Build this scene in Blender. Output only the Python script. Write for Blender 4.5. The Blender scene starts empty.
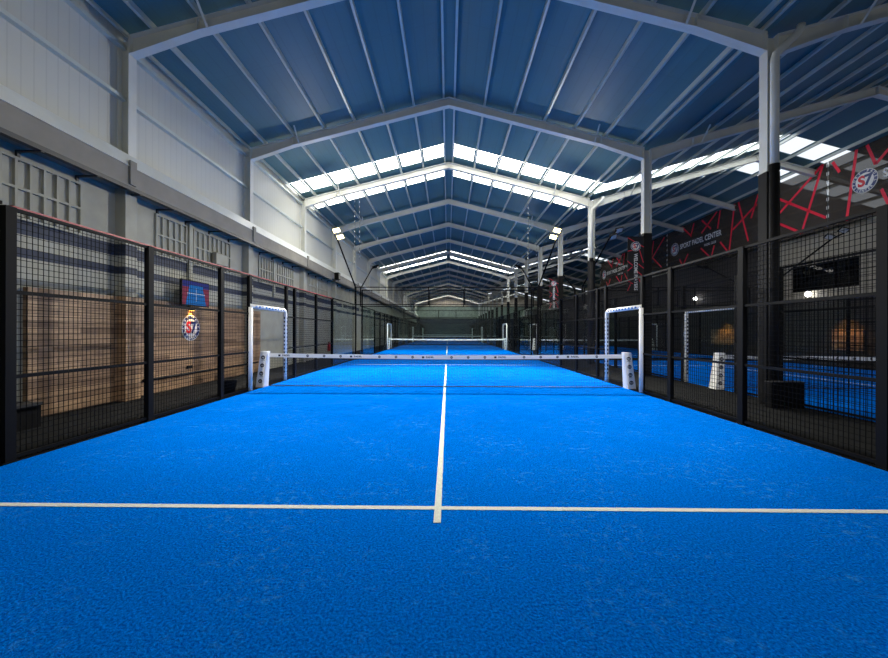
import bpy, math, random
from mathutils import Vector, Matrix
random.seed(7)
scn = bpy.context.scene
COL = scn.collection
PI = math.pi

# ------------------------------------------------------------------ materials
def newmat(name):
    m = bpy.data.materials.new(name); m.use_nodes = True
    nt = m.node_tree; nt.nodes.clear()
    out = nt.nodes.new('ShaderNodeOutputMaterial')
    return m, nt, out

def N(nt, typ, **kw):
    n = nt.nodes.new(typ)
    for k, v in kw.items():
        if k in n.inputs: n.inputs[k].default_value = v
        else: setattr(n, k, v)
    return n

def pm(name, col, rough=.6, metal=0., var=0., scale=8., spec=.5, bump=0.):
    m, nt, out = newmat(name)
    b = N(nt, 'ShaderNodeBsdfPrincipled')
    b.inputs['Roughness'].default_value = rough
    b.inputs['Metallic'].default_value = metal
    b.inputs['Specular IOR Level'].default_value = spec
    c = (*col, 1)
    b.inputs['Base Color'].default_value = c
    if var or bump:
        tc = N(nt, 'ShaderNodeTexCoord')
        no = N(nt, 'ShaderNodeTexNoise', Scale=scale, Detail=6.)
        nt.links.new(tc.outputs['Object'], no.inputs['Vector'])
        if var:
            r = N(nt, 'ShaderNodeValToRGB')
            r.color_ramp.elements[0].position = .3; r.color_ramp.elements[1].position = .7
            r.color_ramp.elements[0].color = (*[x*(1-var) for x in col], 1)
            r.color_ramp.elements[1].color = (*[min(1, x*(1+var)) for x in col], 1)
            nt.links.new(no.outputs['Fac'], r.inputs['Fac'])
            nt.links.new(r.outputs['Color'], b.inputs['Base Color'])
        if bump:
            bp = N(nt, 'ShaderNodeBump', Strength=bump, Distance=.02)
            nt.links.new(no.outputs['Fac'], bp.inputs['Height'])
            nt.links.new(bp.outputs['Normal'], b.inputs['Normal'])
    nt.links.new(b.outputs['BSDF'], out.inputs['Surface'])
    return m

def emat(name, col, s):
    m, nt, out = newmat(name)
    e = N(nt, 'ShaderNodeEmission', Strength=s); e.inputs['Color'].default_value = (*col, 1)
    nt.links.new(e.outputs[0], out.inputs['Surface'])
    return m

def m_turf():
    m, nt, out = newmat('blue_turf')
    b = N(nt, 'ShaderNodeBsdfPrincipled', Roughness=.9)
    b.inputs['Specular IOR Level'].default_value = .0
    tc = N(nt, 'ShaderNodeTexCoord')
    n1 = N(nt, 'ShaderNodeTexNoise', Scale=62., Detail=2.5, Roughness=.7)
    n3 = N(nt, 'ShaderNodeTexNoise', Scale=13., Detail=5., Roughness=.7)
    n2 = N(nt, 'ShaderNodeTexNoise', Scale=1.1, Detail=7., Roughness=.65)
    for n in (n1, n2, n3): nt.links.new(tc.outputs['Object'], n.inputs['Vector'])
    r1 = N(nt, 'ShaderNodeValToRGB')
    r1.color_ramp.elements[0].position = .36; r1.color_ramp.elements[1].position = .64
    r1.color_ramp.elements[0].color = (.0, .090, .50, 1)
    r1.color_ramp.elements[1].color = (.0, .245, .95, 1)
    nt.links.new(n1.outputs['Fac'], r1.inputs['Fac'])
    r2 = N(nt, 'ShaderNodeValToRGB')          # pale sand drifts on the pile
    r2.color_ramp.elements[0].position = .47; r2.color_ramp.elements[1].position = .68
    r2.color_ramp.elements[0].color = (0, 0, 0, 1); r2.color_ramp.elements[1].color = (1, 1, 1, 1)
    nt.links.new(n2.outputs['Fac'], r2.inputs['Fac'])
    r3 = N(nt, 'ShaderNodeValToRGB')
    r3.color_ramp.elements[0].position = .52; r3.color_ramp.elements[1].position = .70
    r3.color_ramp.elements[1].color = (.6, .6, .6, 1)
    nt.links.new(n3.outputs['Fac'], r3.inputs['Fac'])
    ml = N(nt, 'ShaderNodeMath', operation='MULTIPLY')
    nt.links.new(r2.outputs['Color'], ml.inputs[0]); nt.links.new(r3.outputs['Color'], ml.inputs[1])
    mx = N(nt, 'ShaderNodeMix', data_type='RGBA')
    nt.links.new(ml.outputs[0], mx.inputs['Factor'])
    nt.links.new(r1.outputs['Color'], mx.inputs[6]); mx.inputs[7].default_value = (.09, .46, .95, 1)
    nt.links.new(mx.outputs[2], b.inputs['Base Color'])
    bp = N(nt, 'ShaderNodeBump', Strength=.5, Distance=.01)
    nt.links.new(n1.outputs['Fac'], bp.inputs['Height']); nt.links.new(bp.outputs['Normal'], b.inputs['Normal'])
    nt.links.new(b.outputs['BSDF'], out.inputs['Surface'])
    return m

def m_planks(name='wood_planks'):
    m, nt, out = newmat(name)
    b = N(nt, 'ShaderNodeBsdfPrincipled', Roughness=.55)
    tc = N(nt, 'ShaderNodeTexCoord')
    sx = N(nt, 'ShaderNodeSeparateXYZ'); cx = N(nt, 'ShaderNodeCombineXYZ')
    nt.links.new(tc.outputs['Object'], sx.inputs[0])
    ad = N(nt, 'ShaderNodeMath', operation='ADD')
    nt.links.new(sx.outputs['Y'], ad.inputs[0]); nt.links.new(sx.outputs['X'], ad.inputs[1])
    nt.links.new(ad.outputs[0], cx.inputs[0]); nt.links.new(sx.outputs['Z'], cx.inputs[1])
    br = N(nt, 'ShaderNodeTexBrick', Scale=1.)
    br.inputs['Color1'].default_value = (.40, .25, .135, 1)
    br.inputs['Color2'].default_value = (.17, .095, .048, 1)
    br.inputs['Mortar'].default_value = (.10, .06, .035, 1)
    br.inputs['Mortar Size'].default_value = .004
    br.inputs['Brick Width'].default_value = 1.15
    br.inputs['Row Height'].default_value = .115
    br.offset = .37
    nt.links.new(cx.outputs[0], br.inputs['Vector'])
    mp = N(nt, 'ShaderNodeMapping'); mp.inputs['Scale'].default_value = (2.2, 26, 1)
    nt.links.new(cx.outputs[0], mp.inputs['Vector'])
    no = N(nt, 'ShaderNodeTexNoise', Scale=1.6, Detail=5.)
    nt.links.new(mp.outputs[0], no.inputs['Vector'])
    mx = N(nt, 'ShaderNodeMix', data_type='RGBA', blend_type='OVERLAY'); mx.inputs['Factor'].default_value = .75
    nt.links.new(br.outputs['Color'], mx.inputs[6]); nt.links.new(no.outputs['Fac'], mx.inputs[7])
    nt.links.new(mx.outputs[2], b.inputs['Base Color'])
    nt.links.new(b.outputs['BSDF'], out.inputs['Surface'])
    return m

def m_ribbed(name, col, axis, period, dark=.82, rough=.45, seam=None, metal=0.):
    """sheet metal with fine ribs across `axis` and optional cross seams"""
    m, nt, out = newmat(name)
    b = N(nt, 'ShaderNodeBsdfPrincipled', Roughness=rough, Metallic=metal)
    tc = N(nt, 'ShaderNodeTexCoord'); sx = N(nt, 'ShaderNodeSeparateXYZ')
    nt.links.new(tc.outputs['Object'], sx.inputs[0])
    def line(ax, per, width):
        d = N(nt, 'ShaderNodeMath', operation='DIVIDE'); d.inputs[1].default_value = per
        nt.links.new(sx.outputs[ax], d.inputs[0])
        f = N(nt, 'ShaderNodeMath', operation='FRACT'); nt.links.new(d.outputs[0], f.inputs[0])
        g = N(nt, 'ShaderNodeMath', operation='LESS_THAN'); g.inputs[1].default_value = width
        nt.links.new(f.outputs[0], g.inputs[0]); return g
    g = line(axis, period, .12)
    fac = g.outputs[0]
    if seam:
        s = line(seam[0], seam[1], seam[2])
        a = N(nt, 'ShaderNodeMath', operation='MAXIMUM')
        nt.links.new(g.outputs[0], a.inputs[0]); nt.links.new(s.outputs[0], a.inputs[1]); fac = a.outputs[0]
    no = N(nt, 'ShaderNodeTexNoise', Scale=.7, Detail=4.); nt.links.new(tc.outputs['Object'], no.inputs['Vector'])
    r = N(nt, 'ShaderNodeMapRange'); r.inputs['To Min'].default_value = .9; r.inputs['To Max'].default_value = 1.08
    nt.links.new(no.outputs['Fac'], r.inputs['Value'])
    mx = N(nt, 'ShaderNodeMix', data_type='RGBA')
    mx.inputs[6].default_value = (*col, 1); mx.inputs[7].default_value = (*[c*dark for c in col], 1)
    nt.links.new(fac, mx.inputs['Factor'])
    mu = N(nt, 'ShaderNodeMix', data_type='RGBA', blend_type='MULTIPLY'); mu.inputs['Factor'].default_value = 1.
    nt.links.new(mx.outputs[2], mu.inputs[6]); nt.links.new(r.outputs[0], mu.inputs[7])
    nt.links.new(mu.outputs[2], b.inputs['Base Color'])
    bp = N(nt, 'ShaderNodeBump', Strength=.35, Distance=.01)
    nt.links.new(fac, bp.inputs['Height']); nt.links.new(bp.outputs['Normal'], b.inputs['Normal'])
    nt.links.new(b.outputs['BSDF'], out.inputs['Surface'])
    return m

def m_glass(name='court_glass', tint=(.93, .965, .96), gl=1.0):
    m, nt, out = newmat(name)
    t = N(nt, 'ShaderNodeBsdfTransparent'); t.inputs['Color'].default_value = (*tint, 1)
    g = N(nt, 'ShaderNodeBsdfGlossy', Roughness=.01)
    lw = N(nt, 'ShaderNodeLayerWeight', Blend=.5)
    pw = N(nt, 'ShaderNodeMath', operation='POWER'); pw.inputs[1].default_value = 5.
    f = N(nt, 'ShaderNodeMath', operation='MULTIPLY_ADD'); f.inputs[1].default_value = .75*gl; f.inputs[2].default_value = .02*gl
    nt.links.new(lw.outputs['Facing'], pw.inputs[0]); nt.links.new(pw.outputs[0], f.inputs[0])
    mx = N(nt, 'ShaderNodeMixShader')
    nt.links.new(f.outputs[0], mx.inputs[0]); nt.links.new(t.outputs[0], mx.inputs[1]); nt.links.new(g.outputs[0], mx.inputs[2])
    nt.links.new(mx.outputs[0], out.inputs['Surface'])
    return m

def m_scrim():
    m, nt, out = newmat('banner_scrim')
    t = N(nt, 'ShaderNodeBsdfTransparent'); t.inputs['Color'].default_value = (1, 1, 1, 1)
    d = N(nt, 'ShaderNodeBsdfDiffuse'); d.inputs['Color'].default_value = (.085, .07, .058, 1)
    mx = N(nt, 'ShaderNodeMixShader'); mx.inputs[0].default_value = .68
    nt.links.new(t.outputs[0], mx.inputs[1]); nt.links.new(d.outputs[0], mx.inputs[2])
    nt.links.new(mx.outputs[0], out.inputs['Surface'])
    return m

M = dict(
    turf=m_turf(), line=pm('line_turf', (.86, .87, .74), .9, var=.08, scale=60),
    concrete=pm('dark_concrete', (.012, .0125, .012), .9, spec=.08, var=.2, scale=3),
    plaster=pm('grey_plaster', (.35, .345, .285), .85, var=.10, scale=2.2, bump=.1),
    beamc=pm('taupe_concrete', (.23, .215, .18), .85, var=.10, scale=3),
    ledge=pm('pale_flashing', (.64, .66, .62), .4, var=.06, scale=2),
    steel=pm('white_steel', (.62, .62, .55), .45, var=.04, scale=3),
    purl=pm('galvanised_steel', (.55, .59, .54), .4, .25, var=.05, scale=3),
    black=pm('black_powder_coat', (.0025, .0026, .003), .6, spec=.12),
    wire=pm('black_wire', (.004, .004, .0045), .7, spec=.1),
    blackpaint=pm('black_column_paint', (.008, .0075, .0075), .7, spec=.2),
    navy=pm('navy_matt', (.012, .022, .05), .7),
    white=pm('white_vinyl', (.90, .88, .82), .45, var=.03, scale=20),
    tape=pm('white_tape', (.90, .88, .82), .6),
    ink=pm('black_ink', (.012, .012, .016), .6), blueink=pm('blue_ink', (.02, .10, .30), .6),
    net=pm('net_cord', (.012, .013, .018), .7),
    red=pm('red_stripe', (.85, .012, .05), .6), redrope=pm('red_strip', (.42, .05, .05), .5),
    navyd=pm('navy_enamel', (.012, .03, .15), .35), cream=pm('white_enamel', (.85, .83, .78), .4),
    redd=pm('red_enamel', (.72, .02, .03), .4),
    wood=m_planks(), bracket=pm('dark_bracket', (.02, .02, .02), .5),
    cloth=pm('black_banner_cloth', (.010, .009, .010), .8), lettering=pm('white_letter', (.80, .80, .78), .6),
    scrim=m_scrim(), glass=m_glass(), pane=m_glass('dark_pane', (.20, .20, .20)),
    roof=m_ribbed('roof_sheet', (.072, .178, .20), 'X', .30, .93, .5, ('Y', 2.5, .012)),
    clad=m_ribbed('wall_sandwich_panel', (.54, .54, .47), 'Y', .2, .90, .5, ('Y', 1.0, .02)),
    wallr=m_ribbed('olive_panel', (.30, .265, .20), 'Y', .25, .85, .6, ('Z', 1.2, .012)),
    darkwall=pm('dark_brown_wall', (.045, .038, .032), .7, var=.15, scale=2),
    greenwall=pm('grey_green_panel', (.24, .29, .235), .7, var=.2, scale=1.5),
    gable=pm('beige_gable', (.62, .54, .42), .8, var=.2, scale=1.2),
    dark=pm('dark_interior', (.01, .01, .011), .8),
    sky=emat('daylight_polycarbonate', (1., .97, .92), 6.5), sky2=emat('shaded_polycarbonate', (.93, .97, 1.0), 3.5), sky3=emat('dimmest_polycarbonate', (.86, .93, 1.0), .9),  # daylight put in as glow, turned down over the second nave
    lens=emat('floodlight_led', (1.0, .88, .42), 7.), globe=emat('lamp_globe', (.95, .97, 1), 14.),
    amber=emat('amber_led', (1, .48, .08), 6.),
    scr_blue=emat('screen_blue', (.03, .20, .62), .5), scr_pink=emat('screen_pink', (.42, .09, .16), .38),
    scr_navy=emat('screen_navy', (.05, .06, .28), .5), scr_line=emat('screen_white', (.5, .6, .8), .6),
    extred=pm('extinguisher_red', (.50, .012, .015), .35), green=emat('green_led', (.03, .75, .2), 1.2),
)

# ------------------------------------------------------------------ mesh builder
class MB:
    def __init__(s): s.v = []; s.f = []; s.mi = []; s.mats = []
    def _m(s, m):
        m = M[m] if isinstance(m, str) else m
        if m not in s.mats: s.mats.append(m)
        return s.mats.index(m)
    def poly(s, pts, m):
        n = len(s.v); s.v += [tuple(p) for p in pts]; s.f.append(tuple(range(n, n+len(pts)))); s.mi.append(s._m(m)); return s
    def raw(s, vs, fs, m):
        n = len(s.v); s.v += [tuple(p) for p in vs]; i = s._m(m)
        for f in fs: s.f.append(tuple(a+n for a in f)); s.mi.append(i)
        return s
    def box(s, a, b, m):
        x0, y0, z0 = a; x1, y1, z1 = b
        if x0 > x1: x0, x1 = x1, x0
        if y0 > y1: y0, y1 = y1, y0
        if z0 > z1: z0, z1 = z1, z0
        vs = [(x0,y0,z0),(x1,y0,z0),(x1,y1,z0),(x0,y1,z0),(x0,y0,z1),(x1,y0,z1),(x1,y1,z1),(x0,y1,z1)]
        return s.raw(vs, [(0,3,2,1),(4,5,6,7),(0,1,5,4),(1,2,6,5),(2,3,7,6),(3,0,4,7)], m)
    def bar(s, p, q, w, h, m, up=(0,0,1)):
        p = Vector(p); q = Vector(q); d = (q-p).normalized(); u = Vector(up)
        if abs(d.dot(u)) > .99: u = Vector((0,1,0))
        sd = d.cross(u).normalized()*w/2; uu = sd.cross(d).normalized()*h/2
        vs = [p-sd-uu, p+sd-uu, p+sd+uu, p-sd+uu, q-sd-uu, q+sd-uu, q+sd+uu, q-sd+uu]
        return s.raw(vs, [(0,1,2,3),(7,6,5,4),(0,4,5,1),(1,5,6,2),(2,6,7,3),(3,7,4,0)], m)
    def tube(s, pts, r, m, n=12, caps=True):
        pts = [Vector(p) for p in pts]; rs = r if isinstance(r, (list, tuple)) else [r]*len(pts)
        rings = []; u = None
        for i, p in enumerate(pts):
            d = (pts[min(i+1, len(pts)-1)]-pts[max(i-1, 0)]).normalized()
            if u is None:
                u = Vector((0,0,1)) if abs(d.z) < .9 else Vector((1,0,0))
            u = (u-d*u.dot(d)).normalized(); w = d.cross(u)
            rings.append([p+(u*math.cos(2*PI*k/n)+w*math.sin(2*PI*k/n))*rs[i] for k in range(n)])
        vs = [v for R in rings for v in R]; fs = []
        for i in range(len(pts)-1):
            for k in range(n):
                a = i*n+k; b = i*n+(k+1) % n
                fs.append((a, b, b+n, a+n))
        if caps: fs.append(tuple(reversed(range(n)))); fs.append(tuple(range(len(vs)-n, len(vs))))
        return s.raw(vs, fs, m)
    def disc(s, c, nrm, up, r, m, n=40, r0=0., a0=0, a1=2*PI):
        c = Vector(c); nrm = Vector(nrm).normalized(); u = Vector(up); u = (u-nrm*u.dot(nrm)).normalized(); w = u.cross(nrm)
        P = lambda a, q: c+(u*math.cos(a)+w*math.sin(a))*q
        if r0 == 0:
            return s.poly([P(-2*PI*k/n, r) for k in range(n)], m)
        for k in range(n):
            a = a0+(a1-a0)*k/n; b = a0+(a1-a0)*(k+1)/n
            s.poly([P(a, r0), P(b, r0), P(b, r), P(a, r)], m)
        return s
    def sphere(s, c, r, m, nu=16, nv=10):
        vs = []; fs = []; c = Vector(c)
        for j in range(nv+1):
            t = PI*j/nv
            for i in range(nu):
                a = 2*PI*i/nu; vs.append(c+Vector((math.sin(t)*math.cos(a), math.sin(t)*math.sin(a), math.cos(t)))*r)
        for j in range(nv):
            for i in range(nu):
                a = j*nu+i; b = j*nu+(i+1) % nu; fs.append((a, a+nu, b+nu, b))
        return s.raw(vs, fs, m)
    def mesh(s, name, smooth=False):
        me = bpy.data.meshes.new(name); me.from_pydata(s.v, [], s.f)
        for m in s.mats: me.materials.append(m)
        me.polygons.foreach_set('material_index', s.mi)
        if smooth: me.polygons.foreach_set('use_smooth', [True]*len(s.f))
        me.update(); return me
    def build(s, name, parent=None, loc=(0,0,0), smooth=False):
        return link(name, s.mesh(name, smooth), parent, loc)

def link(name, me, parent=None, loc=(0,0,0), sc=None):
    o = bpy.data.objects.new(name, me); COL.objects.link(o)
    if parent: o.parent = parent
    o.location = loc
    if sc: o.scale = sc
    return o
def thing(name, label, cat, loc=(0,0,0), group=None):
    o = bpy.data.objects.new(name, None); COL.objects.link(o); o.empty_display_size = .2
    o.location = loc
    return tag(o, label, cat, group)
def tag(o, label, cat, group=None):
    o['label'] = label; o['category'] = cat
    if group: o['group'] = group
    return o
def struct(o): o['kind'] = 'structure'; return o

_tc = {}
def text_geo(txt, size, bold=.0):
    k = (txt, size, bold)
    if k in _tc: return _tc[k]
    c = bpy.data.curves.new('txt', 'FONT'); c.body = txt; c.size = size; c.offset = bold; c.align_x = 'CENTER'; c.align_y = 'CENTER'
    c.resolution_u = 4
    o = bpy.data.objects.new('txt', c); COL.objects.link(o)
    dg = bpy.context.evaluated_depsgraph_get(); dg.update()
    me = bpy.data.meshes.new_from_object(o.evaluated_get(dg))
    vs = [v.co.copy() for v in me.vertices]; fs = [tuple(p.vertices) for p in me.polygons]
    bpy.data.objects.remove(o); bpy.data.curves.remove(c); bpy.data.meshes.remove(me)
    _tc[k] = (vs, fs); return vs, fs
def put_text(mb, txt, size, c, right, up, m, bold=.0, sx=1., width=None):
    vs, fs = text_geo(txt, size, bold)
    if width: sx = width/(max(v.x for v in vs)-min(v.x for v in vs))
    c = Vector(c); r = Vector(right).normalized(); u = Vector(up).normalized()
    mb.raw([c+r*v.x*sx+u*v.y for v in vs], fs, m)

def emblem(mb, c, nrm, right, up, R, sm=('navyd', 'cream', 'redd', 'navyd'), ring='SPORT PADEL', base='CENTER', thick=.02):
    """round S7 badge: dark ring with lettering, pale middle"""
    c = Vector(c); n = Vector(nrm).normalized(); r = Vector(right).normalized(); u = Vector(up).normalized()
    mb.tube([c, c+n*thick], R, sm[1], 40)
    mb.disc(c+n*(thick+.002), n, u, R*.955, sm[0], 48, R*.70)
    put_text(mb, 'S', R*1.22, c+n*(thick+.003)-r*R*.24-u*R*.0, r, u, sm[2], R*.05)
    put_text(mb, '7', R*1.22, c+n*(thick+.003)+r*R*.27-u*R*.0, r, u, sm[3], R*.05)
    for s, a0, a1, flip in ((ring, 1.25*PI*.92, -.15*PI*.6, False), (base, 1.28*PI, 1.72*PI, True)):
        for i, ch in enumerate(s):
            if ch == ' ': continue
            a = a0+(a1-a0)*i/(len(s)-1)
            rad = r*math.cos(a)+u*math.sin(a)
            tang = r*math.sin(a)-u*math.cos(a)
            if flip: put_text(mb, ch, R*.26, c+n*(thick+.004)+rad*R*.83, -tang, -rad, sm[1], R*.008)
            else: put_text(mb, ch, R*.26, c+n*(thick+.004)+rad*R*.83, tang, rad, sm[1], R*.008)

# ------------------------------------------------------------------ hall dimensions
Y_BACK, Y_END = -6.85, 85.0
XL = -7.25                # left wall face
XV = 7.15                 # valley (middle column row)
XR2, XO = 15.2, 23.2      # second nave ridge, outer wall
D1, BAY = 8.15, 5.0
SHEET_E, SHEET_R, SHEET_R2, RX = 8.2, 10.08, 10.42, .1
STRIPS = [(16.55, 17.75), (18.85, 20.0), (38.6, 39.2), (41.3, 42.2), (60.5, 61.3), (64.5, 65.3), (81.0, 82.6)]  # last strip is shaped and placed to light the gable wall
def sheet_z(x):
    if x <= RX: return SHEET_R+(SHEET_E-SHEET_R)*((RX-x)/(RX-XL))
    if x <= XV: return SHEET_R+(SHEET_E-SHEET_R)*((x-RX)/(XV-RX))
    if x <= XR2: return SHEET_E+(SHEET_R2-SHEET_E)*((x-XV)/(XR2-XV))
    return SHEET_R2+(SHEET_E-SHEET_R2)*((x-XR2)/(XO-XR2))

# floor
struct(MB().box((XL-.2, Y_BACK, -.2), (XO+.2, Y_END, -.012), 'concrete').build('floor'))

# roof slopes with openings for the skylight strips
ys = [Y_BACK]
for a, b in STRIPS: ys += [a, b]
ys.append(Y_END)
sl = [(XL, RX), (RX, XV), (XV, XR2), (XR2, XO)]
nwin = 0
PX = [.17+1.07*k for k in range(7)]
PURX = [RX+x for x in PX]+[RX-x for x in PX]+[-7.12, 6.95]+[XR2-.2-1.1*k for k in range(7)]+[XR2+.2+1.1*k for k in range(7)]
for k, (xa, xb) in enumerate(sl):
    za, zb = (SHEET_E, SHEET_R, SHEET_E, SHEET_R2, SHEET_E)[k], (SHEET_R, SHEET_E, SHEET_R2, SHEET_E)[k]
    r = MB()
    for i in range(0, len(ys)-1):
        y0, y1 = ys[i], ys[i+1]
        vs = [(xa,y0,za),(xb,y0,zb),(xb,y1,zb),(xa,y1,za)]
        vs += [(x, y, z+.06) for x, y, z in vs]
        fs = [(0,3,2,1),(4,5,6,7),(0,1,5,4),(1,2,6,5),(2,3,7,6),(3,0,4,7)]
        if i % 2 == 0: r.raw(vs, fs, 'roof')
        else:
            nwin += 1
            struct(MB().raw([(x, y, z+(.02 if j < 4 else -.01)) for j, (x, y, z) in enumerate(vs)], fs, ('sky', 'sky', 'sky2', 'sky3')[k]).build('window_%d' % nwin))
    for x in PURX:                       # solid flashing along each purlin between the skylight panes
        if xa < x < xb:
            for y0, y1 in STRIPS:
                z = lambda u: za+(zb-za)*(u-xa)/(xb-xa)-.012
                a, b = max(xa, x-.075), min(xb, x+.075)
                vs = [(a,y0,z(a)-.012),(b,y0,z(b)-.012),(b,y1,z(b)-.012),(a,y1,z(a)-.012),(a,y0,z(a)),(b,y0,z(b)),(b,y1,z(b)),(a,y1,z(a))]
                r.raw(vs, [(0,3,2,1),(4,5,6,7),(0,1,5,4),(1,2,6,5),(2,3,7,6),(3,0,4,7)], 'roof')
    struct(r.build('roof_slope'))

# purlins (C sections running the length of the hall)
def purlin(x, lean):
    z = sheet_z(x); mb = MB(); h = .135
    w = .028*lean
    mb.box((x-.006, Y_BACK, z-h), (x+.006, Y_END, z-.004), 'purl')
    mb.box((x, Y_BACK, z-h-.004), (x+w*2, Y_END, z-h+.008), 'purl')
    mb.box((x+w*2-.004, Y_BACK, z-h-.004), (x+w*2+.004, Y_END, z-h+.03), 'purl')
    struct(mb.build('purlin_beam'))
PX = [.17+1.07*k for k in range(7)]
for x in PX: purlin(RX+x, 1); purlin(RX-x, -1)
purlin(-7.12, 1); purlin(6.95, -1)
for k in range(7): purlin(XR2-.2-1.1*k, -1); purlin(XR2+.2+1.1*k, 1)
# ridge cap liner
struct(MB().raw([(RX-.17,Y_BACK,SHEET_R-.10),(RX+.17,Y_BACK,SHEET_R-.10),(RX+.17,Y_END,SHEET_R-.10),(RX-.17,Y_END,SHEET_R-.10),
                 (RX-.17,Y_BACK,SHEET_R-.085),(RX+.17,Y_BACK,SHEET_R-.085),(RX+.17,Y_END,SHEET_R-.085),(RX-.17,Y_END,SHEET_R-.085)],
                [(0,1,2,3),(7,6,5,4),(0,4,5,1),(2,6,7,3),(1,5,6,2),(3,7,4,0)], 'roof').build('trim_ridge'))

# rafters
def rafter_mesh(xa, xr, xb, zr_top, z_end_top, name, m='steel'):
    mb = MB(); dep = .29; L = 1.5
    def top(x):
        return z_end_top+(zr_top-z_end_top)*((x-xa)/(xr-xa) if x <= xr else (xb-x)/(xb-xr))
    xs = [xa, xa+L, xr, xb-L, xb]
    T = [(x, top(x)) for x in xs]; B = [(x, top(x)-(dep+(.13 if i in (0, 4) else 0))) for i, x in enumerate(xs)]
    for i in range(4):
        (x0, t0), (x1, t1) = T[i], T[i+1]; (_, b0), (_, b1) = B[i], B[i+1]
        def slab(za0, za1, zb0, zb1, hw):
            vs = [(x0,-hw,za0),(x1,-hw,za1),(x1,hw,za1),(x0,hw,za0),(x0,-hw,zb0),(x1,-hw,zb1),(x1,hw,zb1),(x0,hw,zb0)]
            mb.raw(vs, [(0,3,2,1),(4,5,6,7),(0,1,5,4),(1,2,6,5),(2,3,7,6),(3,0,4,7)], m)
        slab(b0, b1, b0+.016, b1+.016, .1); slab(t0-.016, t1-.016, t0, t1, .1); slab(b0, b1, t0, t1, .006)
    for x in xs:                                           # stiffeners and end plates
        b = min(bb for xx, bb in B if xx == x); mb.box((x-.012, -.1, b), (x+.012, .1, top(x)), m)
    for x in (xa+1.75, xb-1.75):                           # fly braces
        mb.bar((x, -.10, top(x)-dep-.02), (x, -.55, top(x)+.1), .05, .012, m)
    return mb.mesh(name)
z1e = sheet_z(-7.0)-.14; z1r = SHEET_R-.14-.04
raf1 = rafter_mesh(-7.0, RX, 7.0, z1r, z1e-.02, 'rafter')
raf2 = rafter_mesh(7.25, XR2, XO-.05, SHEET_R2-.185, SHEET_E-.15, 'rafter')
def icol(x0, x1, z0, z1, fw, m):
    mb = MB(); t = .018; h = fw/2
    mb.box((x0, -h, z0), (x0+t, h, z1), m); mb.box((x1-t, -h, z0), (x1, h, z1), m); mb.box((x0+t, -.006, z0), (x1-t, .006, z1), m)
    return mb
colL = icol(XL, -7.0, 5.2, 8.02, .21, 'steel').box((XL, -.15, 0), (-7.02, .15, 4.7), 'plaster').mesh('column')
colM = icol(7.0, 7.27, 5.0, 8.02, .21, 'steel').box((6.99, -.11, 0), (7.28, .11, 5.05), 'blackpaint').mesh('column')
for k in range(-2, 16):
    y = D1+BAY*k
    for nm, me in (('rafter_beam', raf1), ('rafter_beam', raf2), ('column', colL), ('column', colM)):
        struct(link(nm, me, None, (0, y, 0)))
    stub = MB().box((-6.80, y-.33, 4.70), (-6.75, y-.17, 5.22), 'beamc').build('beam_corbel'); struct(stub)

# left wall: plaster below, crane beam, sandwich panel above
struct(MB().box((XL-.2, Y_BACK, -.1), (XL, Y_END, 5.0), 'plaster').build('wall_left'))
struct(MB().box((XL-.12, Y_BACK, 5.0), (XL+.0, Y_END, 8.6), 'clad').build('wall_left_upper'))
bm_ = struct(MB().box((XL, Y_BACK, 4.67), (-6.79, Y_END, 5.10), 'beamc').build('beam'))
led = MB().raw([(-6.77,Y_BACK,5.09),(-6.77,Y_END,5.09),(-6.97,Y_END,5.43),(-6.97,Y_BACK,5.43),(XL,Y_BACK,5.09),(XL,Y_END,5.09),(XL,Y_END,5.43),(XL,Y_BACK,5.43)],
               [(0,1,2,3),(3,2,6,7),(0,4,5,1)], 'ledge'); struct(led.build('trim_ledge'))
st = MB().box((-6.90, Y_BACK, 4.59), (-6.79, Y_END, 4.67), 'bracket').build('trim_strip'); struct(st)
br = MB().box((XL, -.025, 4.57), (-6.80, .025, 4.60), 'bracket').box((XL, -.025, 4.42), (XL+.04, .025, 4.60), 'bracket').mesh('bracket')
for i in range(38): link('bracket', br, st, (0, 4.15+1.0*i, 0))
for n, z in (('trim_girt', 6.72), ('trim_eave', 7.86)):
    struct(MB().box((XL, Y_BACK, z-.04), (XL+.12, Y_END, z+.04), 'purl').build(n))
# precast lattice grilles
lat = MB()
for y in [.0+.21*i for i in range(6)]+[1.35+.22*i for i in range(9)]: lat.box((0, y-.02, 3.45), (.05, y+.02, 4.47), 'plaster')
lat.box((0, 1.13, 3.0), (.07, 1.27, 4.6), 'plaster')
for z in (3.46, 3.97, 4.46):
    lat.box((0, -.02, z-.022), (.05, 1.07, z+.022), 'plaster'); lat.box((0, 1.33, z-.022), (.05, 3.13, z+.022), 'plaster')
lat = lat.mesh('lattice')
for k in range(-1, 14): struct(link('wall_left_lattice', lat, None, (XL, D1+BAY*k+.95, 0)))
# navy bands along the wall and round the pillars
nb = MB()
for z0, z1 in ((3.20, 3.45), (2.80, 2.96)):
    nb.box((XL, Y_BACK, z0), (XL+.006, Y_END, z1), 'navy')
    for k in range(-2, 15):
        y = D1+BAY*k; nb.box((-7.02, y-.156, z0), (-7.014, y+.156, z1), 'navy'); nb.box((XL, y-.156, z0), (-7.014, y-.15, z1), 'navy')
struct(nb.build('wall_left_band'))
# timber cladding
w = MB().box((XL, 6.25, .0), (XL+.09, 14.1, 2.3), 'wood').box((XL, 7.95, 0), (-6.96, 8.35, 2.3), 'wood')
struct(w.build('wall_left_wood_panel'))

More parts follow.
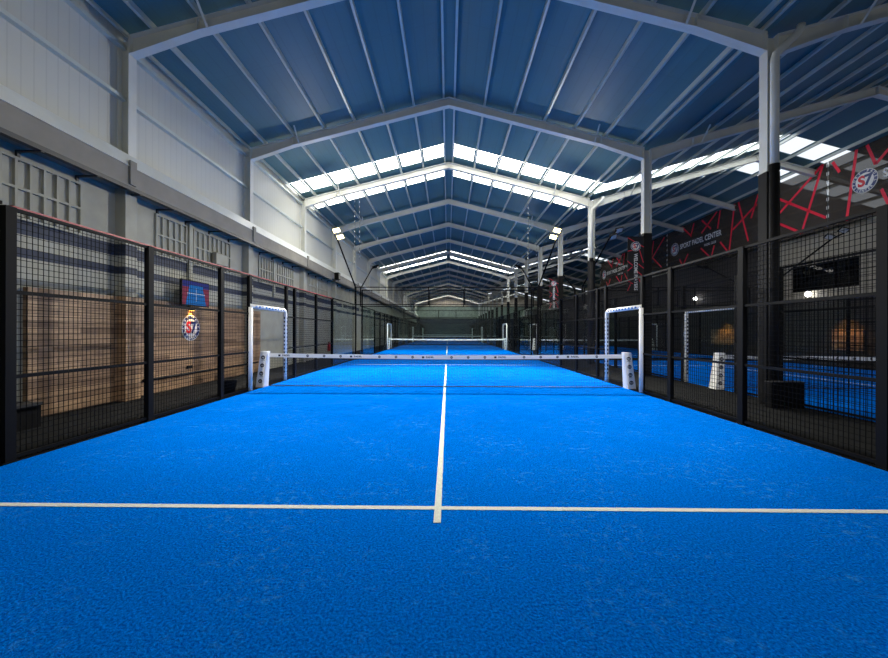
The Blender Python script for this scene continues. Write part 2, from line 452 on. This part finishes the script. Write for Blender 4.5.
# outer walls
struct(MB().box((XL-.2, Y_BACK-.2, -.1), (XO+.2, Y_BACK, 10.8), 'clad').build('wall_back'))
e = MB().box((XL-.2, Y_END, 7.3), (XO+.2, Y_END+.2, 10.8), 'gable').box((XL-.2, Y_END, 4.5), (XO+.2, Y_END+.2, 7.3), 'greenwall').box((XL-.2, Y_END, -.1), (XO+.2, Y_END+.2, 4.5), 'navy'); struct(e.build('wall_end'))
struct(MB().box((XO, Y_BACK, 0), (XO+.2, Y_END, 8.6), 'clad').build('wall_right_outer'))
# inner right wall under the banners, with an office window
XW = 18.35; wy0, wy1, wz0, wz1 = 16.5, 19.7, 3.65, 5.0
wr = MB().box((XW, Y_BACK, 3.2), (XW+.2, wy0, 6.45), 'wallr').box((XW, Y_BACK, -.1), (XW+.2, 21.3, 3.2), 'darkwall').box((XW, wy1, 3.2), (XW+.2, 21.3, 6.45), 'wallr').box((XW, 21.3, -.1), (XW+.2, Y_END, 6.45), 'darkwall')
wr.box((XW, wy0, 3.2), (XW+.2, wy1, wz0), 'wallr').box((XW, wy0, wz1), (XW+.2, wy1, 6.45), 'wallr')
struct(wr.build('wall_right'))
struct(MB().box((XW+.2, Y_BACK, 6.25), (XO, Y_END, 6.45), 'dark').build('floor_mezzanine'))
wn = MB()
for a, b in (((wy0, wz0), (wy1, wz0+.06)), ((wy0, wz1-.06), (wy1, wz1)), ((wy0, wz0), (wy0+.06, wz1)), ((wy1-.06, wz0), (wy1, wz1)), (((wy0+wy1)/2-.03, wz0), ((wy0+wy1)/2+.03, wz1))):
    wn.box((XW+.02, a[0], a[1]), (XW+.1, b[0], b[1]), 'black')
wo = struct(wn.build('window_office'))
MB().box((XW+.05, wy0, wz0), (XW+.06, wy1, wz1), 'pane').build('glass', wo)
struct(MB().box((XW-.06, 16.3, .75), (XW, 17.6, 1.7), 'wood').box((XW-.06, 22.8, .75), (XW, 25.6, 1.75), 'wood').build('wall_right_wood_panel'))

# downpipes on two of the middle columns
for k, lab in ((0, 'grey rainwater downpipe on the nearest white steel column'), (2, 'grey rainwater downpipe on the third steel column back')):
    y = D1+BAY*k-.235
    t = thing('downpipe', lab, 'pipe', (7.04, y, 0), 'rainwater downpipes')
    MB().tube([(0,0,5.05),(0,0,7.36),(.03,0,7.5),(.45,0,7.9),(.54,0,8.02),(.56,0,8.12)], .075, 'steel', 14).build('pipe', t, smooth=True)
    MB().tube([(0,0,-.012),(0,0,5.06)], .082, 'blackpaint', 14).build('lower_pipe', t, smooth=True)
    MB().tube([(0,0,5.0),(0,0,5.14)], .1, 'black', 14).build('collar', t)

# ------------------------------------------------------------------ court parts
PITCH_Y, PITCH_Z, WIRE = .062, .075, .0075
_pc = {}
def mesh_panel(L, H, axis='Y', coarse=1, thin=1.):
    k = (round(L, 3), round(H, 3), axis, coarse, thin)
    if k in _pc: return _pc[k]
    mb = MB(); r = WIRE*(coarse**.5)*thin
    def wire(p, q):
        p = Vector(p); q = Vector(q); d = (q-p).normalized()
        u = Vector((0,0,1)) if abs(d.z) < .5 else Vector((1,0,0)); s = d.cross(u)
        vs = [x+(u*math.cos(a)+s*math.sin(a))*r*.62 for x in (p, q) for a in (.5, .5+2*PI/3, .5+4*PI/3)]
        mb.raw(vs, [(0,1,4,3),(1,2,5,4),(2,0,3,5)], 'wire')
    P = (lambda t, z: (0, t, z)) if axis == 'Y' else (lambda t, z: (t, 0, z))
    n = max(2, round(L/(PITCH_Y*coarse)))
    for i in range(n+1): wire(P(L*i/n, 0), P(L*i/n, H+(.025 if coarse == 1 else 0)))
    n = max(2, round(H/(PITCH_Z*coarse)))
    for i in range(n+1): wire(P(0, H*i/n), P(L, H*i/n))
    me = mb.mesh('mesh_panel'); _pc[k] = me; return me
post3 = MB().box((-.042, -.055, 0), (.042, .055, 3.0), 'black').box((-.05, -.09, 0), (.05, .09, .012), 'black').mesh('post')
post4 = MB().box((-.035, -.035, 0), (.035, .035, 4.0), 'black').box((-.08, -.08, 0), (.08, .08, .012), 'black').mesh('post')
_rc = {}
def rail(L, axis='Y', r=.02):
    k = (round(L, 3), axis, r)
    if k not in _rc:
        _rc[k] = (MB().box((-r, 0, -r), (r, L, r), 'black') if axis == 'Y' else MB().box((0, -r, -r), (L, r, r), 'black')).mesh('rail')
    return _rc[k]
_gc = {}
def glass_me(L, axis):
    k = (round(L, 3), axis)
    if k not in _gc:
        _gc[k] = (MB().box((-.006, .004, .03), (.006, L-.004, 3.0), 'glass') if axis == 'Y' else MB().box((.004, -.006, .03), (L-.004, .006, 3.0), 'glass')).mesh('glass_panel')
    return _gc[k]

DOOR0, DOOR1, DOORZ = 9.25, 11.3, 2.2
def side_fence(x, y0, lab, coarse, side, redtop=False):
    t = thing('side_fence', lab, 'fence', (x, y0+.1, 0), 'black mesh side fences')
    for y in (3.97, 6, 8, DOOR0-.06, DOOR1+.06, 12, 14, 16): link('post', post3, t, (0, y, 0))
    for z in (1.0, 2.0):
        link('rail', rail(DOOR0-4), t, (0, 4, z)); link('rail', rail(16-DOOR1), t, (0, DOOR1, z))
    link('rail', rail(DOOR0-4), t, (0, 4, .05)); link('rail', rail(16-DOOR1), t, (0, DOOR1, .05))
    link('rail', rail(12.0), t, (0, 4, 2.98)); link('rail', rail(DOOR1-DOOR0), t, (0, DOOR0, DOORZ+.03))
    dx = .03*side
    for a, b in ((4, 6), (6, 8), (8, DOOR0-.06), (DOOR1+.06, 12), (12, 14), (14, 16)):
        link('mesh_panel', mesh_panel(b-a, 3.0, 'Y', coarse), t, (dx, a, 0))
    link('mesh_panel', mesh_panel(DOOR1-DOOR0, 3.0-DOORZ, 'Y', coarse), t, (dx, DOOR0, DOORZ))
    if redtop:
        MB().box((-.02, 4, 3.0), (.02, 16, 3.022), 'redrope').build('light_strip', t)
    return t

def glass_side(x, y0, lab):
    t = thing('glass_wall', lab, 'glass wall', (x, y0, 0), 'court glass walls')
    link('glass_panel', glass_me(2, 'Y'), t, (0, 0, 0)); link('glass_panel', glass_me(2, 'Y'), t, (0, 2, 0))
    link('rail', rail(4), t, (0, 0, 3.02)); link('rail', rail(4), t, (0, 0, .015))
    return t
def glass_end(x0, y, lab, coarse):
    t = thing('glass_wall', lab, 'glass wall', (x0, y, 0), 'court glass walls')
    for i in range(5): link('glass_panel', glass_me(2, 'X'), t, (2*i, 0, 0))
    for z in (.015, 3.02, 3.98): link('rail', rail(10, 'X', .024), t, (0, 0, z))
    for i in (0, 5): link('post', post4, t, (2*i, 0, 0))
    pu = MB().box((-.025, -.025, 3.03), (.025, .025, 3.96), 'black').mesh('post')
    for i in (2, 3): link('post', pu, t, (2*i, 0, 0))
    for i in range(5): link('mesh_panel', mesh_panel(2, .93, 'X', max(2, coarse), .28), t, (2*i, .03, 3.04))
    return t

# net
def net_top(u): return .93-.045*(1-abs(2*u-1)**1.5)
def net_parts():
    n = MB(); W = 9.77; seg = 48
    def wire(p, q, r=.0032):
        p = Vector(p); q = Vector(q); d = (q-p).normalized()
        u = Vector((0,0,1)) if abs(d.z) < .5 else Vector((1,0,0)); s = d.cross(u)
        vs = [x+(u*math.cos(a)+s*math.sin(a))*r for x in (p, q) for a in (.5, .5+2*PI/3, .5+4*PI/3)]
        n.raw(vs, [(0,1,4,3),(1,2,5,4),(2,0,3,5)], 'net')
    c = 220
    for i in range(c+1):
        u = i/c; wire((W*u, 0, .03), (W*u, 0, net_top(u)-.06))
    for j in range(19):
        f = j/19
        for s in range(seg):
            u0, u1 = s/seg, (s+1)/seg
            wire((W*u0, 0, .03+(net_top(u0)-.09)*f), (W*u1, 0, .03+(net_top(u1)-.09)*f))
    tp = lg = MB()
    for s in range(seg):
        u0, u1 = s/seg, (s+1)/seg; a, b = net_top(u0), net_top(u1); x0, x1 = W*u0, W*u1
        vs = [(x0,-.012,a-.105),(x1,-.012,b-.105),(x1,.012,b-.105),(x0,.012,a-.105),(x0,-.012,a),(x1,-.012,b),(x1,.012,b),(x0,.012,a)]
        tp.raw(vs, [(0,3,2,1),(4,5,6,7),(0,1,5,4),(2,3,7,6)]+([(3,0,4,7)] if s == 0 else [])+([(1,2,6,5)] if s == seg-1 else []), 'tape')
    # printed marks: pairs of round badges between dark wordmarks
    x = .45; i = 0
    while x < W-.3:
        z = net_top(x/W)-.052
        if i % 4 == 0:
            lg.box((x-.20, -.0135, z-.026), (x-.14, -.0125, z+.026), 'ink')
            put_text(lg, 'PADEL', .062, (x+.02, -.0135, z), (1,0,0), (0,0,1), 'ink', .002, 1.2); x += .62
        else:
            lg.disc((x, -.0135, z), (0,-1,0), (0,0,1), .036, 'ink', 18, .018); lg.box((x-.008, -.0136, z-.02), (x+.008, -.013, z+.02), 'ink'); x += .46
        i += 1
    cb = MB().tube([(0, 0, .028), (W, 0, .028)], .014, 'ink', 8)
    return n.mesh('net_mesh'), tp.mesh('top_tape'), cb.mesh('bottom_cable')
NET = net_parts()
def post_parts(side):
    """padded net post; side = -1 left, 1 right. Front (-Y) carries round prints"""
    mb = MB(); lean = .09*side
    w0, w1, d0, d1, h = .11, .09, .14, .09, .985
    vs = [(lean-w0,-d0,0),(lean+w0,-d0,0),(lean+w0,d0,0),(lean-w0,d0,0),(-w1,-d1,h),(w1,-d1,h),(w1,d1,h),(-w1,d1,h)]
    mb.raw(vs, [(0,3,2,1),(4,5,6,7),(0,1,5,4),(1,2,6,5),(2,3,7,6),(3,0,4,7)], 'white')
    me = mb.mesh('pad')
    bad = []
    for i, z in enumerate((.17, .38, .60, .82)):
        f = z/h; lg = MB(); c = Vector((lean*(1-f), -(d0+(d1-d0)*f)-.003, z)); up = Vector((-lean, .05, 1))
        lg.disc(c, (0,-1,.05), up, .055, 'ink', 24, .030)
        rt = Vector((1,0,0))
        put_text(lg, ('S', '7', 'S', '7')[i], .07, c, rt, (0,0,1), 'ink', .004)
        if i % 2: lg.poly([c+Vector((-.05,-.001,-.085)), c+Vector((.05,-.001,-.085)), c+Vector((.05,-.001,-.068)), c+Vector((-.05,-.001,-.068))], 'ink')
        bad.append(lg.mesh('round_badge'))
    return me, bad
POST = {-1: post_parts(-1), 1: post_parts(1)}
def padded_frame(side):
    r = .058
    def pad(pts): return MB().tube(pts, r, 'white', 14)
    h = DOORZ
    near = pad([(0, DOOR0, .01), (0, DOOR0, h-.03)]); far = pad([(0, DOOR1, .01), (0, DOOR1, h-.10), (0, DOOR1-.03, h-.03), (0, DOOR1-.1, h)])
    top = pad([(0, DOOR0-.03, h), (0, DOOR1-.1, h)])
    l1, l2 = far, top
    for i in range(15):                # marks up the far pad, towards the court and the camera
        z = .25+.12*i; l1.poly([(-.02, DOOR1-r-.002, z), (.02, DOOR1-r-.002, z), (.02, DOOR1-r-.002, z+.06), (-.02, DOOR1-r-.002, z+.06)], 'ink')
        l1.poly([(-side*(r+.002), DOOR1-.02, z), (-side*(r+.002), DOOR1+.02, z), (-side*(r+.002), DOOR1+.02, z+.05), (-side*(r+.002), DOOR1-.02, z+.05)], 'ink')
    for i in range(10):
        y = DOOR0+.15+.18*i; l2.box((-side*(r+.004)-.001, y, h-.03), (-side*(r+.004)+.001, y+.10, h+.02), 'blueink')
        l2.box((-.02, y, h-r-.003), (.02, y+.1, h-r-.001), 'blueink')
    return near.mesh('side_pad', True), far.mesh('side_pad', True), top.mesh('top_pad', True)
PADF = {-1: padded_frame(-1), 1: padded_frame(1)}

# floodlight mast: upright above the corner, boom over the court, two heads; built leaning to +Y
def mast_parts():
    pole = MB().box((-.03, -.03, 3.0), (.03, .03, 4.15), 'black').mesh('pole')
    boom = MB().tube([(0, 0, 4.05), (0, 3.35, 5.85)], .04, 'black', 8).mesh('boom')
    tip = MB().bar((0, 3.25, 5.82), (0, 4.05, 6.02), .05, .05, 'black').mesh('tip_bar')
    head = MB().box((-.17, -.12, -.035), (.17, .12, .03), 'black')
    for i in range(6): head.box((-.15+.056*i, -.1, .03), (-.14+.056*i, .1, .06), 'black')
    lens = MB().box((-.15, -.10, -.045), (.15, .10, -.036), 'lens')
    return pole, boom, tip, head.mesh('floodlight'), lens.mesh('lens')
MAST = mast_parts()
lensoff = MB().box((-.15, -.10, -.045), (.15, .10, -.036), pm('unlit_lens', (.55, .56, .55), .2)).mesh('lens')
def mast(x, y, dirn, lab, lit, side):
    t = thing('floodlight_mast', lab, 'floodlight', (x, y, 0), 'court floodlight masts')
    t.rotation_euler = (0, 0, 0 if dirn > 0 else PI)
    for nm, me in zip(('pole', 'boom', 'tip_bar'), MAST[:3]): link(nm, me, t)
    s = side if dirn > 0 else -side       # -side points to the court centre in world
    for yy, zz in ((3.36, 5.93), (3.96, 6.07)):
        h = link('floodlight', MAST[3], t, (-s*.16, yy, zz)); h.rotation_euler = (.75, s*.25, 0)
        link('lens', MAST[4] if lit else lensoff, h)
    return t

def court(x0, y0, name, coarse=1, masts='nf', lit=True, near_end=True, far_end=True, near_glass=(1, 1), redtop=False):
    """name: how the labels tell this court from the others"""
    tf = MB().box((x0, y0, -.05), (x0+10, y0+20, 0), 'turf'); xc = x0+5; yn = y0+10; hl = .03
    tf.box((x0, yn-6.95-hl, 0), (x0+10, yn-6.95+hl, .003), 'line'); tf.box((x0, yn+6.95-hl, 0), (x0+10, yn+6.95+hl, .003), 'line')
    tf.box((xc-hl, yn-7.2, 0), (xc+hl, yn-.02, .0035), 'line'); tf.box((xc-hl, yn+.02, 0), (xc+hl, yn+7.2, .0035), 'line')
    struct(tf.build('court_floor'))
    sides = ((-1, x0-.07, 'left'), (1, x0+10.07, 'right'))
    for s, x, sn in sides:
        fo = side_fence(x, y0, 'black wire mesh fence along the %s side of %s' % (sn, name), coarse, s, redtop and s < 0)
        for nm, me in zip(('side_pad', 'side_pad', 'top_pad'), PADF[s]):
            link(nm, me, fo, (-s*.025, -.06, 0))['label'] = 'white padding round the doorway'
        np_ = thing('net_post', 'white padded post at the %s net end of %s' % (sn, name), 'net post', (xc+s*5.0, yn, 0), 'padded net posts')
        pd = link('pad', POST[s][0], np_)
        for b_ in POST[s][1]: link('round_badge', b_, pd)
        if near_glass[0 if s < 0 else 1]: glass_side(x, y0, 'clear glass panels at the near %s corner of %s' % (sn, name))
        glass_side(x, y0+16, 'clear glass panels at the far %s corner of %s' % (sn, name))
        if 'n' in masts: mast(x, y0-.12, 1, 'black floodlight mast at the near %s corner of %s' % (sn, name), lit, s)
        if 'f' in masts: mast(x, y0+20.12, -1, 'black floodlight mast at the far %s corner of %s' % (sn, name), lit, s)
    if near_end: glass_end(x0, y0, 'mesh topped glass wall at the near end of %s' % name, coarse)
    if far_end: glass_end(x0, y0+20, 'mesh topped glass wall at the far end of %s' % name, coarse)
    nt = thing('net', 'black net with white printed top tape across %s' % name, 'net', (xc-4.885, yn, 0), 'court nets')
    link('net_mesh', NET[0], nt); link('top_tape', NET[1], nt); link('bottom_cable', NET[2], nt)

Y1, PER = .17, 21.5
court(-5, Y1, 'the nearest blue court', 1, 'nf', True, False, True, (1, 1), True)
court(-5, Y1+PER, 'the second court of the main hall', 2, 'n', True)
court(-5, Y1+2*PER, 'the third court of the main hall', 3, '', False)
court(-5, Y1+3*PER-.3, 'the last court before the gable', 3, '', False)
court(7.55, Y1, 'the court beyond the steel columns', 1, 'f', False, False, True, (0, 0))
court(7.55, Y1+PER, 'the rear court beyond the columns', 2, 'n', False)

# ------------------------------------------------------------------ left aisle
t = thing('round_wall_sign', 'round navy and white wall sign with a red S and blue 7', 'sign', (XL+.09, 10.24, 1.63))
mb = MB(); emblem(mb, (0,0,0), (1,0,0), (0,1,0), (0,0,1), .36); mb.build('badge', t)
lamp = thing('wall_light', 'small amber wall light glowing above the round sign', 'lamp', (XL+.09, 10.24, 2.16))
MB().box((0, -.09, -.04), (.07, .09, .05), 'black').build('housing', lamp)
MB().box((.008, -.08, -.055), (.065, .08, -.042), 'amber').build('lens', lamp)
tv = thing('television', 'wall television showing a blue court on a pink picture above the sign', 'television', (XL+.145, 10.15, 2.58))
MB().box((.12, -.56, -.35), (.17, .56, .35), 'black').build('casing', tv)
MB().box((-.135, -.15, -.15), (.12, .15, .15), 'bracket').build('wall_bracket', tv)
sc = MB(); X = .172
sc.poly([(X,-.53,-.32),(X,.53,-.32),(X,.53,.32),(X,-.53,.32)], 'scr_pink')
sc.poly([(X+.001,-.53,.16),(X+.001,.53,.16),(X+.001,.53,.32),(X+.001,-.53,.32)], 'scr_navy')
sc.poly([(X+.002,-.42,-.32),(X+.002,.42,-.32),(X+.002,.26,.22),(X+.002,-.26,.22)], 'scr_blue')
sc.poly([(X+.003,-.36,-.02),(X+.003,.36,-.02),(X+.003,.355,.0),(X+.003,-.355,.0)], 'scr_line')
sc.poly([(X+.003,-.008,-.22),(X+.003,.008,-.22),(X+.003,.006,.15),(X+.003,-.006,.15)], 'scr_line')
sc.build('screen', tv)

wb = thing('wall_box', 'pale grey box fixed over the wall grilles above the television', 'box', (XL+.05, 11.55, 3.62))
MB().box((0, -.3, 0), (.12, .3, .36), 'beamc').build('casing', wb); MB().box((.12, -.28, .02), (.128, .28, .34), 'plaster').build('cover', wb)
hr = thing('wall_rail', 'black low rail on the wood panelling beneath the round sign', 'rail', (XL+.09, 8.5, .38))
MB().tube([(.12, 0, 0), (.12, 5.2, 0)], .03, 'black', 10).build('bar', hr)
for i in range(5): MB().box((0, .15+1.2*i, -.02), (.12, .19+1.2*i, .02), 'black').build('bracket', hr)
tag(MB().box((XL+.09, 10.1, .5), (XL+.12, 10.28, .58), 'black').build('wall_socket'), 'small black socket box on the wood panelling below the round sign', 'socket')
bx = thing('storage_box', 'low black box on the floor against the left wall', 'box', (-6.86, 5.3, -.012))
MB().box((-.35, -.6, 0), (.33, .6, .36), 'black').build('body', bx); MB().box((-.37, -.62, .36), (.35, .62, .40), 'bracket').build('lid', bx)
bk = thing('waste_bucket', 'round black bucket on the aisle floor outside the fence', 'bucket', (-5.42, 9.15, -.012))
MB().tube([(0,0,0),(0,0,.30),(0,0,.33)], [.14,.19,.20], 'black', 20).build('body', bk, smooth=True)
MB().tube([(0,-.2,.31),(.0,-.12,.40),(0,.12,.40),(0,.2,.31)], .008, 'bracket', 6).build('handle', bk)
fx = thing('fire_extinguisher', 'red fire extinguisher on the pale wall beyond the left fence', 'extinguisher', (XL+.085, 22.3, .35))
MB().tube([(0,0,0),(0,0,.42),(0,0,.48),(0,0,.51)], [.09,.09,.05,.03], 'extred', 16).build('cylinder', fx, smooth=True)
MB().box((-.03,-.08,.52), (.03,.06,.56), 'black').build('handle', fx)
MB().tube([(0,-.06,.53),(.02,-.14,.4),(.02,-.13,.15)], .014, 'black', 8).build('hose', fx)
sp = thing('loudspeaker', 'small black loudspeaker under the concrete beam on the left wall', 'speaker', (-6.663, 22.3, 4.90))
MB().box((-.13,-.2,-.2), (.13,.2,.2), 'black').build('cabinet', sp); MB().box((.13,-.17,-.17), (.135,.17,.17), 'bracket').build('grille', sp)
# hanging cords with white floats
for x, y, z0, lab in ((-4.75, 18.9, 5.0, 'beaded chain hanging from the roof beside the lit left floodlight'), (-4.55, 19.1, 5.3, 'inner beaded chain hanging near the lit left floodlight'),
                      (4.2, 19.0, 5.2, 'beaded chain hanging from the roof near the lit right floodlight'), (6.2, 25.5, 4.9, 'thin beaded chain hanging beyond the lit right floodlight')):
    t = thing('hanging_chain', lab, 'chain', (x, y, z0), 'beaded chains hanging from the roof')
    top = sheet_z(x)-.2-z0
    MB().tube([(0,0,0),(0.02,0,top*.5),(0,0,top)], .008, 'bracket', 5).build('cord', t)
    b = MB()
    for i in range(int(top/.26)): b.box((-.011,-.011,.1+.26*i), (.011,.011,.19+.26*i), 'steel')
    b.build('beads', t)
# ------------------------------------------------------------------ middle aisle
pb = thing('column_box', 'low black box standing at the foot of the nearest column', 'box', (7.11, 7.9, -.012))
MB().box((-.37, -.28, 0), (.30, -.13, .53), 'black').build('body', pb); MB().box((-.38, -.29, .53), (.31, -.12, .55), 'bracket').build('lid', pb)
for k, lab in ((1, 'black vertical WELCOME PLAYERS banner on the second column back'), (3, 'smaller looking WELCOME PLAYERS banner on the fourth column back')):
    y = D1+BAY*k-.14
    t = thing('hanging_banner', lab, 'banner', (6.69, y, 2.95), 'vertical welcome banners')
    c = MB().box((-.28, 0, 0), (.28, .012, 1.95), 'cloth')
    for (a, b) in (((-.28,.05),(-.15,.35)),((.28,.1),(.1,.5)),((.28,.55),(.05,.75)),((-.28,.75),(-.12,.9)),((.28,.85),(.1,1.0)),((.27,1.05),(.1,1.6)),((-.28,1.45),(-.05,1.5)),((.28,1.6),(-.28,1.93)),((-.28,1.1),(-.1,.95)),((-.28,.42),(-.1,.3))):
        p, q = Vector((a[0], -.002, a[1])), Vector((b[0], -.002, b[1])); d = (q-p).normalized(); s = Vector((-d.z, 0, d.x))*.012
        c.poly([p-s, q-s, q+s, p+s], 'red')
    c.build('cloth', t)
    m2 = MB(); emblem(m2, (0, -.002, 1.62), (0,-1,0), (1,0,0), (0,0,1), .17, thick=.004); m2.build('emblem', t)
    m3 = MB(); put_text(m3, 'WELCOME PLAYERS', .17, (0, -.004, .72), (0,0,-1), (1,0,0), 'lettering', .005, width=1.3); m3.build('lettering', t)
    MB().tube([(-.32, .01, 1.96), (.33, .01, 1.96)], .018, 'black', 8).build('top_rod', t)
    MB().tube([(-.32, .01, -.01), (.33, .01, -.01)], .018, 'black', 8).build('bottom_rod', t)

# ------------------------------------------------------------------ right hall: big translucent banners
XB = 18.0; BZ0, BZ1 = 6.45, 9.62
def banner(y0, y1, lines, e, lab):
    t = thing('wall_banner', lab, 'banner', (XB, y0, BZ0), 'big translucent banners above the right wall')
    MB().box((-.004, 0, 0), (.004, y1-y0, BZ1-BZ0), 'scrim').build('cloth', t)
    for (ya, za), (yb, zb) in lines:
        p = Vector((-.012, ya-y0, max(.05, min(BZ1-.03, za)-BZ0))); q = Vector((-.012, yb-y0, max(.05, min(BZ1-.03, zb)-BZ0)))
        d = (q-p).normalized(); s = Vector((0, -d.z, d.y))*.062
        MB().poly([p-s, q-s, q+s, p+s], 'red').build('red_stripe', t)
    ti = MB()
    for yy in (.02, y1-y0-.02):
        for i in range(8): ti.box((-.014, yy-.016, .12+.4*i), (-.008, yy+.016, .28+.4*i), 'lettering')
    ti.build('lacing', t)
    if e is not None:
        m1 = MB(); emblem(m1, (-.008, e-y0, 8.08-BZ0), (-1,0,0), (0,-1,0), (0,0,1), .50, thick=.01); m1.build('emblem', t)
        m2 = MB(); put_text(m2, 'SPORT PADEL CENTER', .52, (-.014, e-y0-2.80, 8.1-BZ0), (0,-1,0), (0,0,1), 'lettering', .012, width=4.3); m2.build('lettering', t); m2 = MB()
        put_text(m2, 'PADEL CLUB', .22, (-.014, e-y0-3.9, 7.62-BZ0), (0,-1,0), (0,0,1), 'lettering', .004, .9); m2.build('small_lettering', t)
    return t
ref = [((23.16,9.66),(23.6,6.6)),((22.85,9.68),(22.1,7.0)),((21.5,9.0),(23.3,8.0)),((24.66,9.6),(26.15,8.55)),((26.1,9.45),(25.2,8.6)),((24.36,9.6),(24.6,8.45)),
       ((24.36,7.5),(23.6,6.6)),((26.2,7.5),(25.2,6.6)),((25.2,6.6),(24.9,7.4)),((28.3,9.6),(27.2,8.6)),((26.95,9.5),(27.3,8.6)),((28.6,7.2),(28.2,6.6)),((27.6,7.4),(28.2,6.6)),((21.4,9.55),(21.9,8.3))]
aL = [((16.3,9.6),(16.7,6.58)),((15.9,9.6),(15.58,8.62)),((15.58,8.62),(14.6,9.5)),((15.37,7.5),(15.05,6.57)),((17.3,9.5),(17.0,8.9))]+[((a-13.3,b),(c-13.3,d)) for (a,b),(c,d) in ref[:7]]
banner(8.2, 17.5, aL, 15.98, 'translucent lettered banner above the right wall, nearest one with red lines')
banner(17.54, 21.3, [((21.2,9.6),(17.6,7.0)),((20.9,7.4),(17.75,9.6)),((17.75,9.6),(18.8,6.6)),((20.3,7.6),(18.8,6.6)),((21.2,7.2),(20.7,9.5))], None, 'narrow unlettered banner with crossing red lines above the right wall beside the nearest column')
banner(21.34, 30.2, ref, 29.2, 'dark lettered banner with red lines between column one and two above the wall')
banner(30.24, 34.4, [((34.2,9.5),(31,7.0)),((33.8,7.0),(30.6,9.4)),((32.2,9.5),(32.8,6.7))], None, 'second narrow unlettered banner with red lines, behind the dark lettered one')
banner(34.44, 43.4, [((a+13.1,b),(c+13.1,d)) for (a,b),(c,d) in ref], 42.3, 'farthest lettered banner with red lines, left of the vertical welcome banner')

for y, z, lab in ((18.6, 3.48, 'white globe lamp on the right wall by the office window'), (27.0, 4.0, 'farther white globe lamp on the dark right wall')):
    g = thing('globe_lamp', lab, 'lamp', (XW-.22, y, z), 'globe lamps on the right wall')
    MB().sphere((0,0,0), .13, 'globe').build('globe', g, smooth=True); MB().tube([(0,0,.12),(0,0,.2),(.225,0,.2)], .015, 'black', 6).build('arm', g)

# ------------------------------------------------------------------ lights
def area(name, loc, target, sx, sy, power, col=(1,1,1), spread=PI):
    l = bpy.data.lights.new(name, 'AREA'); l.shape = 'RECTANGLE'; l.size = sx; l.size_y = sy; l.energy = power; l.color = col; l.spread = spread
    o = bpy.data.objects.new(name, l); COL.objects.link(o); o.location = loc
    o.rotation_euler = (Vector(target)-Vector(loc)).to_track_quat('-Z', 'Y').to_euler(); return o
def spot(name, loc, target, power, col, ang=150, blend=.6, rad=.12):
    l = bpy.data.lights.new(name, 'SPOT'); l.energy = power; l.color = col; l.spot_size = math.radians(ang); l.spot_blend = blend; l.shadow_soft_size = rad
    o = bpy.data.objects.new(name, l); COL.objects.link(o); o.location = loc
    o.rotation_euler = (Vector(target)-Vector(loc)).to_track_quat('-Z', 'Y').to_euler(); return o
WARM = (1, .97, .90)
def point(name, loc, power, col, rad=.12):
    l = bpy.data.lights.new(name, 'POINT'); l.energy = power; l.color = col; l.shadow_soft_size = rad
    o = bpy.data.objects.new(name, l); COL.objects.link(o); o.location = loc; return o
for s in (-1, 1):
    spot('floodlight_beam', (s*4.7, 3.75, 5.75), (-s*.5, 11.0, 0), 620, WARM, 120, .8)
    spot('floodlight_beam', (s*4.7, 16.4, 5.70), (s*.3, 10.0, 0), 3300, WARM, 115, .9)
    for y, p in ((3.75, 30), (16.4, 150), (25.4, 90)): point('added_fill', (s*4.75, y, 5.62), p, WARM)  # points added below the heads as neutral fill for roof and walls
    spot('floodlight_beam', (s*4.7, 25.4, 5.70), (0, 31, 0), 1600, WARM, 120, .8)
spot('floodlight_beam', (12.5, 3.75, 5.75), (14, 9, 0), 250, WARM)
point('added_fill', (16.9, 5.0, 5.6), 130, WARM)  # added fill for the near banners, no fixture built here
spot('wall_light_beam', (XL+.15, 10.24, 2.08), (XL+.10, 10.24, 1.2), 30, (1, .5, .12), 120, .8, .03)
for y in (16.95, 24.2): spot('panel_light_beam', (XW-.5, y, 2.3), (XW, y, 1.1), 40, (1, .45, .10), 110, .8, .05)

w = bpy.data.worlds.new('sky'); scn.world = w; w.use_nodes = True
bg = w.node_tree.nodes.get('Background') or w.node_tree.nodes.new('ShaderNodeBackground')
bg.inputs[0].default_value = (.7, .82, 1, 1); bg.inputs[1].default_value = 1.

# ------------------------------------------------------------------ camera
cam = bpy.data.cameras.new('camera'); co = bpy.data.objects.new('camera', cam); COL.objects.link(co)
cam.sensor_width = 36; cam.lens = 367/888*36; cam.clip_start = .02; cam.clip_end = 300
cam.shift_y = 2.5/888
co.matrix_world = Matrix.Translation((.083, 0, 1.55)) @ Matrix.Rotation(math.radians(.62), 4, 'Z') @ Matrix.Rotation(PI/2, 4, 'X') @ Matrix.Rotation(math.radians(.17), 4, 'Z')
scn.camera = co
vs = scn.view_settings
vs.view_transform = 'Standard'; vs.look = 'None'; vs.gamma = 1; vs.use_curve_mapping = False; vs.exposure = .35
cy = scn.cycles
cy.max_bounces = 10; cy.diffuse_bounces = 5; cy.glossy_bounces = 3; cy.transparent_max_bounces = 40
cy.use_denoising = True; cy.sample_clamp_indirect = 6.
